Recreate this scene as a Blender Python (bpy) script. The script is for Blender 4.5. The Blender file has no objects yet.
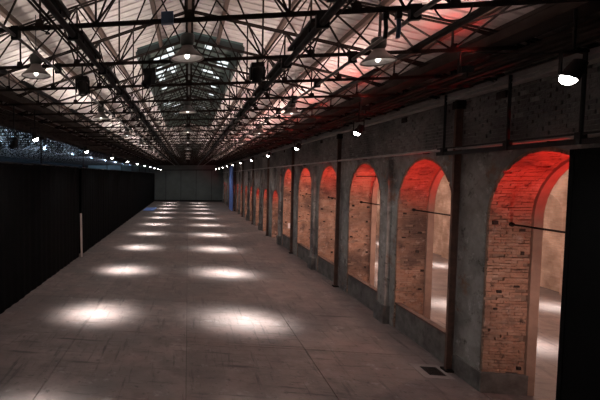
import bpy, bmesh, math, random
from mathutils import Vector, Matrix
random.seed(7)
S = bpy.context.scene
C = S.collection
PI = math.pi

# ---------------------------------------------------------------- camera
F_PX, PPX = 430.0, 123.0                    # focal length and principal point in px of a 600x400 frame (shifted lens)
cam_d = bpy.data.cameras.new('camera')
cam_d.sensor_width = 36.0
cam_d.lens = F_PX / 600 * 36.0
cam_d.shift_x = (300 - PPX) / 600
cam_d.clip_start, cam_d.clip_end = 0.05, 400
cam = bpy.data.objects.new('camera', cam_d)
C.objects.link(cam)
cam.location = (0, 0, 4.5)
cam.rotation_euler = (math.radians(90 - 3.16), 0, math.radians(8.6))
S.camera = cam

# ---------------------------------------------------------------- world and exposure
w = bpy.data.worlds.new('world'); S.world = w; w.use_nodes = True
w.node_tree.nodes['Background'].inputs[0].default_value = (0.88, 0.94, 0.95, 1)
w.node_tree.nodes['Background'].inputs[1].default_value = 1.5
S.view_settings.view_transform = 'Standard'
S.view_settings.look = 'None'
S.view_settings.gamma = 1.0
S.view_settings.use_curve_mapping = False
S.view_settings.exposure = 0.0

# lamp powers (each lamp's light is made in that lamp's builder)
P_POOL = 15000       # spotlights that make the floor pools
P_UP = 17          # added upward strip lights on the lighting pipes
P_UP2 = 30         # added upward strip lights on the truss chords
P_AISLE = 5000      # pools in the right aisle
P_AISLE_FILL = 560
P_ARCH_RED = 300
P_ARCH_WARM = 95
P_ROOF_RED = 70
P_BLUE = 7000

# ---------------------------------------------------------------- dimensions
XR, XL = 6.1, -6.1          # inner faces of arcade wall / curtain line
Y0, Y1 = -4.0, 78.0
APEX, PITCH = 8.2, 0.28
def roof_z(x): return APEX - PITCH * abs(x)
TR_Y0, TR_S = 5.58, 1.925   # trusses
CH = 6.46                   # bottom chord height
AR_Y0, AR_S = 8.5, 3.85     # arches
LAN = ((11.6, 30.0), (46.4, Y1))
LW = 1.35                   # lantern half width

ONES = ['', 'first', 'second', 'third', 'fourth', 'fifth', 'sixth', 'seventh', 'eighth', 'ninth', 'tenth', 'eleventh',
        'twelfth', 'thirteenth', 'fourteenth', 'fifteenth', 'sixteenth', 'seventeenth', 'eighteenth', 'nineteenth']
def ordn(n):
    if n < 20: return ONES[n]
    t = {2: 'twent', 3: 'thirt', 4: 'fort'}[n // 10]
    return t + 'ieth' if n % 10 == 0 else t + 'y-' + ONES[n % 10]

# ---------------------------------------------------------------- materials
def nodes(name):
    m = bpy.data.materials.new(name); m.use_nodes = True
    nt = m.node_tree
    return m, nt, nt.nodes['Principled BSDF']
def mat(name, c1, c2=None, scale=3.0, rough=0.8, metal=0.0, bump=0.0, bscale=None, c3=None, stretch=(1, 1, 1), island=None, obj_random=0.0, spec=0.5, pale=None):
    m, nt, b = nodes(name)
    N, L = nt.nodes, nt.links
    b.inputs['Roughness'].default_value = rough
    b.inputs['Metallic'].default_value = metal
    b.inputs['Specular IOR Level'].default_value = spec
    geo = N.new('ShaderNodeNewGeometry')
    mp = N.new('ShaderNodeMapping'); mp.inputs['Scale'].default_value = stretch
    L.new(geo.outputs['Position'], mp.inputs['Vector'])
    if c2 is None: c2 = tuple(x * 0.75 for x in c1)
    n1 = N.new('ShaderNodeTexNoise'); n1.inputs['Scale'].default_value = scale; n1.inputs['Detail'].default_value = 6; n1.inputs['Roughness'].default_value = 0.65
    L.new(mp.outputs[0], n1.inputs['Vector'])
    r = N.new('ShaderNodeValToRGB')
    r.color_ramp.elements[0].position = 0.36; r.color_ramp.elements[0].color = (*c1, 1)
    r.color_ramp.elements[1].position = 0.66; r.color_ramp.elements[1].color = (*c2, 1)
    L.new(n1.outputs['Fac'], r.inputs['Fac'])
    col = r.outputs[0]
    if island:                                   # each brick its own tone
        r2 = N.new('ShaderNodeValToRGB')
        els = r2.color_ramp.elements
        els[0].color = (*island[0], 1); els[1].color = (*island[-1], 1)
        for i, c in enumerate(island[1:-1]):
            e = els.new((i + 1) / (len(island) - 1)); e.color = (*c, 1)
        L.new(geo.outputs['Random Per Island'], r2.inputs['Fac'])
        mx = N.new('ShaderNodeMix'); mx.data_type = 'RGBA'; mx.inputs['Factor'].default_value = 0.55
        L.new(col, mx.inputs[6]); L.new(r2.outputs[0], mx.inputs[7]); col = mx.outputs[2]
    if c3:                                       # large stains
        n2 = N.new('ShaderNodeTexNoise'); n2.inputs['Scale'].default_value = scale * 0.28; n2.inputs['Detail'].default_value = 5; n2.inputs['Distortion'].default_value = 0.6
        L.new(mp.outputs[0], n2.inputs['Vector'])
        rr = N.new('ShaderNodeValToRGB'); rr.color_ramp.elements[0].position = 0.47; rr.color_ramp.elements[1].position = 0.66
        L.new(n2.outputs['Fac'], rr.inputs['Fac'])
        mx = N.new('ShaderNodeMix'); mx.data_type = 'RGBA'; mx.inputs[7].default_value = (*c3, 1)
        L.new(rr.outputs[0], mx.inputs['Factor']); L.new(col, mx.inputs[6]); col = mx.outputs[2]
    if pale:                                     # flaked-off pale and dark patches
        for (pc, sc_, lo, hi, seed_, *st) in pale:
            n4 = N.new('ShaderNodeTexNoise'); n4.noise_dimensions = '4D'; n4.inputs['W'].default_value = seed_; n4.inputs['Scale'].default_value = sc_; n4.inputs['Detail'].default_value = 7; n4.inputs['Roughness'].default_value = 0.7
            if st:
                m4 = N.new('ShaderNodeMapping'); m4.inputs['Scale'].default_value = st[0]; L.new(geo.outputs['Position'], m4.inputs['Vector']); L.new(m4.outputs[0], n4.inputs['Vector'])
            else: L.new(mp.outputs[0], n4.inputs['Vector'])
            rr = N.new('ShaderNodeValToRGB'); rr.color_ramp.elements[0].position = lo; rr.color_ramp.elements[1].position = hi
            L.new(n4.outputs['Fac'], rr.inputs['Fac'])
            mx = N.new('ShaderNodeMix'); mx.data_type = 'RGBA'; mx.inputs[7].default_value = (*pc, 1)
            L.new(rr.outputs[0], mx.inputs['Factor']); L.new(col, mx.inputs[6]); col = mx.outputs[2]
    if obj_random:
        oi = N.new('ShaderNodeObjectInfo'); hv = N.new('ShaderNodeHueSaturation')
        ma = N.new('ShaderNodeMapRange'); ma.inputs['To Min'].default_value = 1 - obj_random; ma.inputs['To Max'].default_value = 1 + obj_random
        L.new(oi.outputs['Random'], ma.inputs['Value']); L.new(ma.outputs[0], hv.inputs['Value']); L.new(col, hv.inputs['Color']); col = hv.outputs[0]
    L.new(col, b.inputs['Base Color'])
    if bump:
        n3 = N.new('ShaderNodeTexNoise'); n3.inputs['Scale'].default_value = bscale or scale * 6; n3.inputs['Detail'].default_value = 6
        L.new(mp.outputs[0], n3.inputs['Vector'])
        bp = N.new('ShaderNodeBump'); bp.inputs['Strength'].default_value = bump; bp.inputs['Distance'].default_value = 0.03
        L.new(n3.outputs['Fac'], bp.inputs['Height']); L.new(bp.outputs[0], b.inputs['Normal'])
    return m
def emis(name, col, s):
    m, nt, b = nodes(name)
    b.inputs['Base Color'].default_value = (*col, 1)
    b.inputs['Emission Color'].default_value = (*col, 1); b.inputs['Emission Strength'].default_value = s
    return m

def brick_wall_mat(name, a, b_, mortar, sc):
    m, nt, b = nodes(name); N, L = nt.nodes, nt.links
    b.inputs['Roughness'].default_value = 0.9
    geo = N.new('ShaderNodeNewGeometry'); sx = N.new('ShaderNodeSeparateXYZ'); cb = N.new('ShaderNodeCombineXYZ')
    L.new(geo.outputs['Position'], sx.inputs[0])
    ad = N.new('ShaderNodeMath'); ad.operation = 'ADD'; L.new(sx.outputs[0], ad.inputs[0]); L.new(sx.outputs[1], ad.inputs[1])
    L.new(ad.outputs[0], cb.inputs[0]); L.new(sx.outputs[2], cb.inputs[1])
    bt = N.new('ShaderNodeTexBrick'); bt.inputs['Scale'].default_value = 1.0
    bt.inputs['Brick Width'].default_value = 0.25 * sc; bt.inputs['Row Height'].default_value = 0.08 * sc; bt.inputs['Mortar Size'].default_value = 0.008 * sc
    bt.inputs['Color1'].default_value = (*a, 1); bt.inputs['Color2'].default_value = (*b_, 1); bt.inputs['Mortar'].default_value = (*mortar, 1)
    L.new(cb.outputs[0], bt.inputs['Vector'])
    n = N.new('ShaderNodeTexNoise'); n.inputs['Scale'].default_value = 1.3; n.inputs['Detail'].default_value = 7
    L.new(geo.outputs['Position'], n.inputs['Vector'])
    rr = N.new('ShaderNodeValToRGB'); rr.color_ramp.elements[0].position = 0.4; rr.color_ramp.elements[0].color = (0.5, 0.45, 0.42, 1); rr.color_ramp.elements[1].position = 0.65
    L.new(n.outputs['Fac'], rr.inputs['Fac'])
    mx = N.new('ShaderNodeMix'); mx.data_type = 'RGBA'; mx.blend_type = 'MULTIPLY'; mx.inputs['Factor'].default_value = 0.8
    L.new(bt.outputs['Color'], mx.inputs[6]); L.new(rr.outputs[0], mx.inputs[7]); L.new(mx.outputs[2], b.inputs['Base Color'])
    bp = N.new('ShaderNodeBump'); bp.inputs['Strength'].default_value = 0.6; bp.inputs['Distance'].default_value = 0.02
    L.new(bt.outputs['Fac'], bp.inputs['Height']); bp.invert = True; L.new(bp.outputs[0], b.inputs['Normal'])
    return m

M = {}
M['floor'] = mat('worn_concrete_floor', (0.22, 0.172, 0.158), (0.135, 0.103, 0.094), 1.6, 0.62, bump=0.2, bscale=14, c3=(0.14, 0.117, 0.11), obj_random=0.10, spec=0.3,
                 pale=(((0.20, 0.14, 0.125), 0.5, 0.5, 0.7, 3.0), ((0.085, 0.07, 0.066), 5.0, 0.56, 0.66, 5.0), ((0.29, 0.26, 0.25), 2.2, 0.58, 0.72, 9.0),
                       ((0.07, 0.056, 0.052), 1.0, 0.55, 0.66, 12.0, (0.55, 5.5, 1)), ((0.075, 0.06, 0.056), 1.0, 0.55, 0.66, 15.0, (6.0, 0.5, 1))))
M['joint'] = mat('floor_joint', (0.09, 0.075, 0.07), None, 4, 0.9)
M['plaster'] = mat('grey_plaster', (0.33, 0.315, 0.295), (0.19, 0.178, 0.166), 2.2, 0.9, bump=0.6, bscale=9, c3=(0.10, 0.09, 0.085), spec=0.2,
                   pale=(((0.42, 0.40, 0.38), 3.1, 0.56, 0.66, 2.0), ((0.07, 0.058, 0.05), 4.3, 0.57, 0.68, 6.0), ((0.22, 0.13, 0.095), 1.5, 0.57, 0.66, 11.0)))
M['plinth'] = mat('dirty_concrete', (0.17, 0.155, 0.145), (0.075, 0.068, 0.062), 3.0, 0.9, bump=0.5, bscale=10)
M['brick'] = mat('old_brick', (0.44, 0.265, 0.185), (0.25, 0.135, 0.09), 3.2, 0.92, bump=0.8, bscale=22, c3=(0.14, 0.09, 0.07),
                 island=((0.33, 0.175, 0.12), (0.46, 0.275, 0.19), (0.41, 0.225, 0.15), (0.50, 0.34, 0.255), (0.36, 0.185, 0.125)),
                 pale=(((0.55, 0.43, 0.36), 2.4, 0.55, 0.68, 1.0), ((0.075, 0.045, 0.035), 5.5, 0.55, 0.66, 4.0), ((0.11, 0.068, 0.052), 1.7, 0.53, 0.72, 8.0)))
M['mortar'] = mat('old_mortar', (0.33, 0.23, 0.175), (0.2, 0.135, 0.10), 6, 0.95)
M['ring'] = mat('rendered_arch_ring', (0.40, 0.27, 0.205), (0.29, 0.19, 0.145), 2.6, 0.9, bump=0.3, bscale=12)
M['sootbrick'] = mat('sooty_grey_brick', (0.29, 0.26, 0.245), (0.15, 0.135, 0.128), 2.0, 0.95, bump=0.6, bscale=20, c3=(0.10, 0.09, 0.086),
                     island=((0.19, 0.168, 0.158), (0.31, 0.28, 0.265), (0.16, 0.142, 0.136), (0.25, 0.21, 0.19)))  # tones lightened in place of lamp light that misses the upper wall
M['aislebrick'] = brick_wall_mat('pale_aisle_brick', (0.62, 0.47, 0.38), (0.52, 0.36, 0.28), (0.5, 0.42, 0.36), 1.0)
M['steel'] = mat('dark_rusty_steel', (0.012, 0.009, 0.008), (0.026, 0.016, 0.012), 5, 0.8, spec=0.15)
M['blacksteel'] = mat('black_painted_steel', (0.010, 0.0095, 0.0095), (0.016, 0.014, 0.014), 6, 0.6, spec=0.2)
M['greypipe'] = mat('grey_painted_pipe', (0.14, 0.125, 0.12), (0.08, 0.07, 0.068), 5, 0.45, 0.5)
M['palepipe'] = mat('pale_conduit', (0.50, 0.46, 0.44), (0.34, 0.30, 0.28), 3, 0.5)
M['rust'] = mat('rusty_brown_steel', (0.16, 0.085, 0.062), (0.085, 0.05, 0.04), 4, 0.8, 0.1)
M['purlin'] = mat('brown_timber_purlin', (0.085, 0.045, 0.031), (0.05, 0.028, 0.02), 2.5, 0.85, stretch=(1, 0.2, 1))
M['sheet'] = mat('pale_corrugated_sheet', (0.66, 0.585, 0.55), (0.50, 0.43, 0.40), 1.1, 0.85, c3=(0.40, 0.335, 0.305), stretch=(1, 1.6, 1))
M['felt'] = mat('dark_roofing_felt', (0.03, 0.025, 0.023), None, 4, 0.95, spec=0.1)
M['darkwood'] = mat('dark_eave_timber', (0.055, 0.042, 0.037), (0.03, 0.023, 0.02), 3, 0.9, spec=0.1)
M['green'] = mat('dark_green_paint', (0.075, 0.10, 0.085), (0.045, 0.062, 0.052), 2.4, 0.8, obj_random=0.25)
M['greenbar'] = mat('dark_lantern_bar', (0.025, 0.028, 0.024), None, 3, 0.8)
M['drape'] = mat('black_drape', (0.006, 0.0055, 0.006), (0.004, 0.004, 0.004), 2, 0.95, spec=0.03)
M['blackdoor'] = mat('black_door_paint', (0.005, 0.005, 0.005), (0.006, 0.006, 0.006), 2, 0.8, spec=0.03)
M['endwall'] = mat('dark_end_wall', (0.12, 0.135, 0.13), (0.088, 0.10, 0.096), 0.6, 0.9)
M['bluelight'] = mat('painted_blue_light', (0.22, 0.38, 0.90), (0.18, 0.30, 0.75), 2, 0.6)  # blue light put into the colour of the far board and floor strip
M['plank'] = mat('pale_plank', (0.66, 0.52, 0.48), (0.52, 0.40, 0.36), 3, 0.8)
M['paper'] = mat('white_paper', (0.75, 0.72, 0.70), (0.7, 0.66, 0.64), 3, 0.8)
M['enamel'] = mat('grey_enamel_shade', (0.17, 0.145, 0.135), (0.12, 0.10, 0.09), 6, 0.5)
M['enamel_in'] = mat('white_enamel', (0.8, 0.75, 0.72), None, 6, 0.4)
M['housing'] = mat('dull_green_housing', (0.05, 0.052, 0.046), (0.03, 0.032, 0.028), 8, 0.6)
M['bulb'] = emis('bulb_glow', (1, 0.93, 0.86), 5.0)
M['lens'] = emis('lamp_lens', (1, 0.94, 0.88), 26.0)
M['lens_warm'] = emis('lamp_lens_warm', (1, 0.75, 0.5), 12.0)
M['lens_red'] = emis('lamp_lens_red', (1, 0.05, 0.05), 6.0)
M['lens_blue'] = emis('lamp_lens_blue', (0.6, 0.8, 1), 12.0)
M['lens_off'] = mat('dark_glass_lens', (0.02, 0.025, 0.03), None, 3, 0.1)
M['bluebox'] = mat('blue_grey_plastic', (0.045, 0.085, 0.16), None, 6, 0.5)
M['grate'] = mat('iron_grate', (0.03, 0.027, 0.025), None, 6, 0.6, 0.4)
M['gratebed'] = mat('pale_cement_patch', (0.25, 0.21, 0.197), (0.19, 0.16, 0.148), 4, 0.9)
m, nt, b = nodes('clear_dusty_glass')       # daylight panes of the lantern
tr = nt.nodes.new('ShaderNodeBsdfTransparent'); tl = nt.nodes.new('ShaderNodeBsdfTranslucent'); mx = nt.nodes.new('ShaderNodeMixShader')
tl.inputs[0].default_value = (0.9, 0.93, 0.93, 1); mx.inputs[0].default_value = 0.35
nt.links.new(tr.outputs[0], mx.inputs[1]); nt.links.new(tl.outputs[0], mx.inputs[2]); nt.links.new(mx.outputs[0], nt.nodes['Material Output'].inputs[0])
M['glass'] = m

# ---------------------------------------------------------------- mesh helpers
class MB:
    def __init__(s): s.v = []; s.f = []; s.sm = []
    def add(s, vs, fs, smooth=False):
        o = len(s.v); s.v += [tuple(v) for v in vs]; s.f += [tuple(i + o for i in f) for f in fs]; s.sm += [smooth] * len(fs)
        return s
    BF = ((0, 3, 2, 1), (4, 5, 6, 7), (0, 1, 5, 4), (1, 2, 6, 5), (2, 3, 7, 6), (3, 0, 4, 7))
    def box(s, a, b):
        (x0, y0, z0), (x1, y1, z1) = a, b
        return s.add([(x0, y0, z0), (x1, y0, z0), (x1, y1, z0), (x0, y1, z0), (x0, y0, z1), (x1, y0, z1), (x1, y1, z1), (x0, y1, z1)], MB.BF)
    def obox(s, c, ex, ey, ez):                      # oriented box: centre and half-extent vectors
        c = Vector(c); vs = []
        for k in (-1, 1):
            for (i, j) in ((-1, -1), (1, -1), (1, 1), (-1, 1)):
                vs.append(c + ex * i + ey * j + ez * k)
        return s.add(vs, MB.BF)
    def bar(s, p, q, wd, dp, side=None):             # rectangular bar p->q
        p, q = Vector(p), Vector(q); d = q - p; L = d.length; d.normalize()
        ref = Vector(side) if side else (Vector((0, 1, 0)) if abs(d.y) < 0.9 else Vector((0, 0, 1)))
        e2 = (ref - d * ref.dot(d)).normalized(); e1 = d.cross(e2)
        return s.obox((p + q) / 2, e1 * wd / 2, e2 * dp / 2, d * L / 2)
    def tube(s, pts, r, n=8, caps=True):
        pts = [Vector(p) for p in pts]; o = len(s.v); vs = []; fs = []
        e1 = None
        for i, p in enumerate(pts):
            d = (pts[min(i + 1, len(pts) - 1)] - pts[max(i - 1, 0)]).normalized()
            if e1 is None:
                ref = Vector((0, 0, 1)) if abs(d.z) < 0.9 else Vector((1, 0, 0)); e1 = d.cross(ref).normalized()
            else: e1 = (e1 - d * e1.dot(d)).normalized()
            e2 = d.cross(e1)
            for k in range(n):
                a = 2 * PI * k / n; vs.append(p + e1 * math.cos(a) * r + e2 * math.sin(a) * r)
        for i in range(len(pts) - 1):
            for k in range(n):
                a, b_ = i * n + k, i * n + (k + 1) % n
                fs.append((a, b_, b_ + n, a + n))
        s.add(vs, fs, True)
        if caps:
            s.add(vs[:n], [tuple(reversed(range(n)))]); s.add(vs[-n:], [tuple(range(n))])
        return s
    def lathe(s, prof, n=20, mtx=None, caps=True):              # profile [(r, z)]
        vs = []; fs = []
        for (r, z) in prof:
            for k in range(n):
                a = 2 * PI * k / n; v = Vector((r * math.cos(a), r * math.sin(a), z)); vs.append(mtx @ v if mtx else v)
        for i in range(len(prof) - 1):
            for k in range(n):
                a, b_ = i * n + k, i * n + (k + 1) % n
                fs.append((a, b_, b_ + n, a + n))
        s.add(vs, fs, True)
        for idx, flip in ((0, True), (len(prof) - 1, False)):
            if caps and prof[idx][0] > 1e-4:
                ring = list(range(idx * n, idx * n + n)); base = len(s.v) - len(vs)
                s.f.append(tuple(base + i for i in (reversed(ring) if flip else ring))); s.sm.append(False)
        return s
    def mesh(s, name):
        me = bpy.data.meshes.new(name); me.from_pydata(s.v, [], s.f)
        if any(s.sm): me.polygons.foreach_set('use_smooth', s.sm)
        me.update(); return me
    def build(s, name, m, parent=None, loc=(0, 0, 0), rot=(0, 0, 0)):
        return put(name, s.mesh(name), m, parent, loc, rot)

def put(name, me, m, parent=None, loc=(0, 0, 0), rot=(0, 0, 0)):
    if m is not None and not me.materials: me.materials.append(M[m])
    o = bpy.data.objects.new(name, me); C.objects.link(o)
    o.parent = parent; o.location = loc; o.rotation_euler = rot
    return o
def tag(o, label=None, cat=None, group=None, kind=None):
    if label: o['label'] = label
    if cat: o['category'] = cat
    if group: o['group'] = group
    if kind: o['kind'] = kind
    return o
def thing(name, loc=(0, 0, 0), label=None, cat=None, group=None, kind=None, rot=(0, 0, 0)):
    o = bpy.data.objects.new(name, None); C.objects.link(o); o.empty_display_size = 0.2
    o.location = loc; o.rotation_euler = rot
    return tag(o, label, cat, group, kind)
def copy_tree(o, parent=None):
    c = o.copy(); C.objects.link(c); c.parent = parent
    for ch in o.children: copy_tree(ch, c)
    return c
def spot(parent, loc, target, power, col, angle, blend=0.6, size=0.06, name='light'):
    """spot light; loc and target in the parent's local space"""
    d = bpy.data.lights.new(name, 'SPOT'); d.energy = power; d.color = col; d.spot_size = math.radians(angle); d.spot_blend = blend; d.shadow_soft_size = size
    o = bpy.data.objects.new(name, d); C.objects.link(o); o.parent = parent; o.location = loc
    o.rotation_euler = (Vector(target) - Vector(loc)).to_track_quat('-Z', 'Y').to_euler()
    return o
def beam_profile(o, n, spill=0.008):
    """lamp beam that is strongest on its axis and falls off as cos^n"""
    d = o.data; d.use_nodes = True; nt = d.node_tree; em = nt.nodes['Emission']
    tc = nt.nodes.new('ShaderNodeTexCoord'); sx = nt.nodes.new('ShaderNodeSeparateXYZ'); ab = nt.nodes.new('ShaderNodeMath'); ab.operation = 'ABSOLUTE'
    pw = nt.nodes.new('ShaderNodeMath'); pw.operation = 'POWER'; pw.inputs[1].default_value = n
    nt.links.new(tc.outputs['Normal'], sx.inputs[0]); nt.links.new(sx.outputs[2], ab.inputs[0]); nt.links.new(ab.outputs[0], pw.inputs[0])
    ad = nt.nodes.new('ShaderNodeMath'); ad.operation = 'ADD'; ad.inputs[1].default_value = spill       # stray light around the beam
    nt.links.new(pw.outputs[0], ad.inputs[0]); nt.links.new(ad.outputs[0], em.inputs['Strength'])
def added_batten_light(parent, loc, lx, ly, power, col):
    """upward-facing strip light, added to brighten the roof"""
    d = bpy.data.lights.new('light', 'AREA'); d.shape = 'RECTANGLE'; d.size = lx; d.size_y = ly; d.energy = power; d.color = col
    o = bpy.data.objects.new('light', d); C.objects.link(o); o.parent = parent; o.location = loc; o.rotation_euler = (PI, 0, 0)
    return o
def point(parent, loc, power, col, size=0.1):
    d = bpy.data.lights.new('light', 'POINT'); d.energy = power; d.color = col; d.shadow_soft_size = size
    o = bpy.data.objects.new('light', d); C.objects.link(o); o.parent = parent; o.location = loc
    return o

# ================================================================ THE SETTING
XA, XB = 14.0, -18.3        # far walls of the right and left aisles
# ---- floor: bed with separate slabs
fl = MB().box((XB - 0.3, Y0 - 0.3, -0.3), (XA + 0.6, Y1 + 0.3, -0.02)).build('floor', 'joint')
tag(fl, 'worn brown-grey concrete floor of the long hall', None, kind='structure')
sw, sl = 3.05, 3.85
slab = MB().box((0, 0, -0.02), (sw - 0.014, sl - 0.014, 0)).mesh('floor_slab')
slab_big = MB().box((0, 0, -0.02), (sw - 0.014, Y1 - 34.65 - Y0 * 0 - 0.014, 0)).mesh('floor_slab')
for ix in range(-2, 2):
    for iy in range(-1, 9):
        put('floor_slab', slab, 'floor', fl, (ix * sw, iy * sl, 0))
    put('floor_slab', slab_big, 'floor', fl, (ix * sw, 34.65, 0))
MB().box((XB - 0.3, Y0 - 0.3, -0.02), (-2 * sw - 0.014, Y1 + 0.2, 0)).build('floor_slab', 'floor', fl)
MB().box((2 * sw, Y0 - 0.3, -0.02), (XA + 0.6, Y1 + 0.2, 0)).build('floor_slab', 'floor', fl)

# ---- end walls and far aisle walls
ew = MB().box((XB - 0.3, Y1, 0), (XA + 0.6, Y1 + 0.3, 9.6)).build('wall_back', 'endwall'); tag(ew, 'dark grey-green end wall closing the hall', kind='structure')
MB().box((XL, Y1 - 0.08, 5.55), (XR, Y1, 5.68)).build('rail', 'blacksteel', ew)
MB().box((XL, Y1 - 0.06, 0), (XR, Y1, 0.25)).build('skirting', 'blacksteel', ew)
for x in (-4.0, -1.3, 1.4, 4.1): MB().box((x, Y1 - 0.04, 0.25), (x + 0.06, Y1, 5.55)).build('panel_joint', 'blacksteel', ew)
wf = MB().box((XB - 0.3, Y0 - 0.3, 0), (XA + 0.6, Y0, 9.6)).build('wall_front', 'endwall'); tag(wf, 'dark wall behind the camera', kind='structure')
wl = MB().box((XB - 0.3, Y0, 0), (XB, Y1, 7.2)).build('wall_left', 'drape'); tag(wl, 'dark wall of the aisle beyond the curtains', kind='structure')

# ---- corrugated roof: one sheet per truss bay and slope
ceil = thing('ceiling', (0, 0, APEX), 'pale corrugated gable roof over dark trusses', kind='structure')
def corr_sheet(xa, xb, za, zb, ly, waves, amp=0.05):
    """pale roofing strips with open joints between them, dark felt above"""
    p = ly / waves; mb = MB()
    def quad(y0, z0, y1, z1): mb.add([(xa, y0, za + z0), (xb, y0, zb + z0), (xb, y1, zb + z1), (xa, y1, za + z1)], [(0, 1, 2, 3)])
    for i in range(waves):
        y = i * p; a, b_, c = y + 0.14 * p, y + 0.5 * p, y + 0.86 * p
        quad(y + 0.115 * p, 0.045, a, 0.004); quad(a, 0.004, b_, 0.016); quad(b_, 0.016, c, 0.0); quad(c, 0.0, y + 0.885 * p, 0.045)
    n = len(mb.f); quad(-0.01, 0.05, ly + 0.01, 0.05)
    me = mb.mesh('roof_sheet'); me.materials.append(M['sheet']); me.materials.append(M['felt']); me.polygons[n].material_index = 1
    return me
def sheet_pair(x0):
    out = {}
    for s in (-1, 1):
        out[('full', s)] = corr_sheet(0, s * 6.22, 0, -PITCH * 6.22, TR_S, 7)
        out[('part', s)] = corr_sheet(s * LW, s * 6.22, -PITCH * LW, -PITCH * 6.22, TR_S, 7)
    return out
SH = sheet_pair(0)
ny = int((Y1 - Y0) / TR_S) + 1
for i in range(ny):
    y = Y0 + 0.03 + i * TR_S - 0.1; yc = y + TR_S / 2
    lan = any(a < yc < b_ for a, b_ in LAN)
    for s in (-1, 1):
        put('roof_sheet', SH[('part' if lan else 'full', s)], 'sheet', ceil, (0, y, 0))
# purlins and ridge
for s in (-1, 1):
    for x in (0.72, 1.87, 3.08, 4.3, 5.45):
        mb = MB(); zz = roof_z(x) - APEX - 0.045
        for a, b_ in ((Y0, Y1),) if x > LW else ((Y0, LAN[0][0]), (LAN[0][1], LAN[1][0])):
            mb.bar((s * x, a, zz - 0.05), (s * x, b_, zz - 0.05), 0.085, 0.10)
        mb.build('purlin', 'purlin', ceil)
MB().box((-0.05, Y0, -0.16), (0.05, LAN[0][0], -0.02)).build('ridge_beam', 'purlin', ceil)
MB().box((-0.05, LAN[0][1], -0.16), (0.05, LAN[1][0], -0.02)).build('ridge_beam', 'purlin', ceil)

# ---- raised lantern over the ridge: sides, gables, glazing bars and panes
for li, (a, b_) in enumerate(LAN):
    ln = thing('roof_lantern', (0, a, roof_z(LW)), 'raised dark green ridge lantern ' + ('with scattered bright panes, nearer one' if li == 0 else 'at the far end of the roof'), 'roof lantern')
    L_ = b_ - a; hs = 0.62; ap = hs + 0.42
    for s in (-1, 1):
        MB().box((min(s * LW, s * (LW + 0.06)), 0, -0.12), (max(s * LW, s * (LW + 0.06)), L_, hs)).build('side_wall', 'green', ln)
        MB().bar((s * LW, -0.06, -0.08), (0, -0.06, -0.08 + PITCH * LW), 0.17, 0.10).build('gable_beam', 'greenbar', ln)
    for yy in (-0.03, L_ + 0.03):
        MB().add([(-LW - .06, yy, -0.02), (0, yy, PITCH * LW - 0.02), (LW + .06, yy, -0.02), (LW + .06, yy, hs), (0, yy, ap + 0.04), (-LW - .06, yy, hs)],
                 [(0, 1, 4, 5), (1, 2, 3, 4)]).build('gable_panel', 'green', ln)
    MB().box((-0.06, 0, ap - 0.13), (0.06, L_, ap + 0.06)).build('ridge_bar', 'greenbar', ln)
    if li == 0:
        rows = 30; ly = L_ / rows; slx = (LW + 0.1) / 3
        sl_ = Vector((LW + 0.1, 0, -(ap - hs) * (LW + 0.1) / LW)).length / 3
        pane = MB().box((0, 0.03, -0.006), (sl_ - 0.012, ly - 0.03, 0.006)).mesh('pane'); pane.materials.append(M['green'])
        pane_c = MB().box((0, 0.03, -0.006), (sl_ - 0.012, ly - 0.03, 0.006)).mesh('pane'); pane_c.materials.append(M['glass'])
        half = MB().box((0, 0.03, -0.006), (sl_ * 0.5, ly - 0.03, 0.006)).mesh('pane'); half.materials.append(M['glass'])
        half2 = MB().box((sl_ * 0.5, 0.03, -0.006), (sl_ - 0.012, ly - 0.03, 0.006)).mesh('pane'); half2.materials.append(M['green'])
        rnd = random.Random(5)
        ang = math.atan2((ap - hs), LW)
        for s in (-1, 1):
            for r in range(rows):
                for c in range(3):
                    p = 0.30 if r < 14 else 0.12
                    x0 = c * slx; loc = (s * x0, r * ly if s > 0 else (r + 1) * ly, ap - x0 * math.tan(ang))
                    rot = (0, ang, 0) if s > 0 else (0, ang, PI)
                    u = rnd.random()
                    if c >= 1 and u < p * 0.5: put('pane', pane_c, None, ln, loc, rot)
                    elif c >= 1 and u < p: put('pane', half, None, ln, loc, rot); put('pane', half2, None, ln, loc, rot)
                    else: put('pane', pane, None, ln, loc, rot)
        for s in (-1, 1):
            for r in range(rows + 1):
                MB().bar((0, r * ly, ap - 0.02), (s * (LW + 0.1), r * ly, ap - 0.02 - math.tan(ang) * (LW + 0.1)), 0.07, 0.065).build('glazing_bar', 'greenbar', ln)
            for c in (1, 2):
                MB().bar((s * c * slx, 0, ap - 0.01 - c * slx * math.tan(ang)), (s * c * slx, L_, ap - 0.01 - c * slx * math.tan(ang)), 0.03, 0.03).build('glazing_bar', 'greenbar', ln)
    else:
        for s in (-1, 1):
            MB().add([(0, 0, ap), (s * (LW + .1), 0, hs - 0.03), (s * (LW + .1), L_, hs - 0.03), (0, L_, ap)], [(0, 1, 2, 3)]).build('roof_panel', 'green', ln)

# ---- left aisle roof and right aisle roof
MX = (XL + XB) / 2
al = thing('ceiling', (MX, 0, APEX), 'corrugated roof of the aisle beyond the black curtains', kind='structure')
for i in range(ny):
    y = Y0 - 0.07 + i * TR_S
    for s in (-1, 1): put('roof_sheet', SH[('full', s)], 'sheet', al, (0, y, 0))
MB().box((XL - 0.2, Y0, 6.2), (XL + 0.2, Y1, 6.42)).build('valley_gutter', 'darkwood', al, (-MX, 0, -APEX))
ar = MB().box((XR + 0.3, Y0, 6.62), (XA + 0.6, Y1, 6.8)).build('ceiling', 'darkwood'); tag(ar, 'dark boarded ceiling of the aisle behind the arches', kind='structure')

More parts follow.
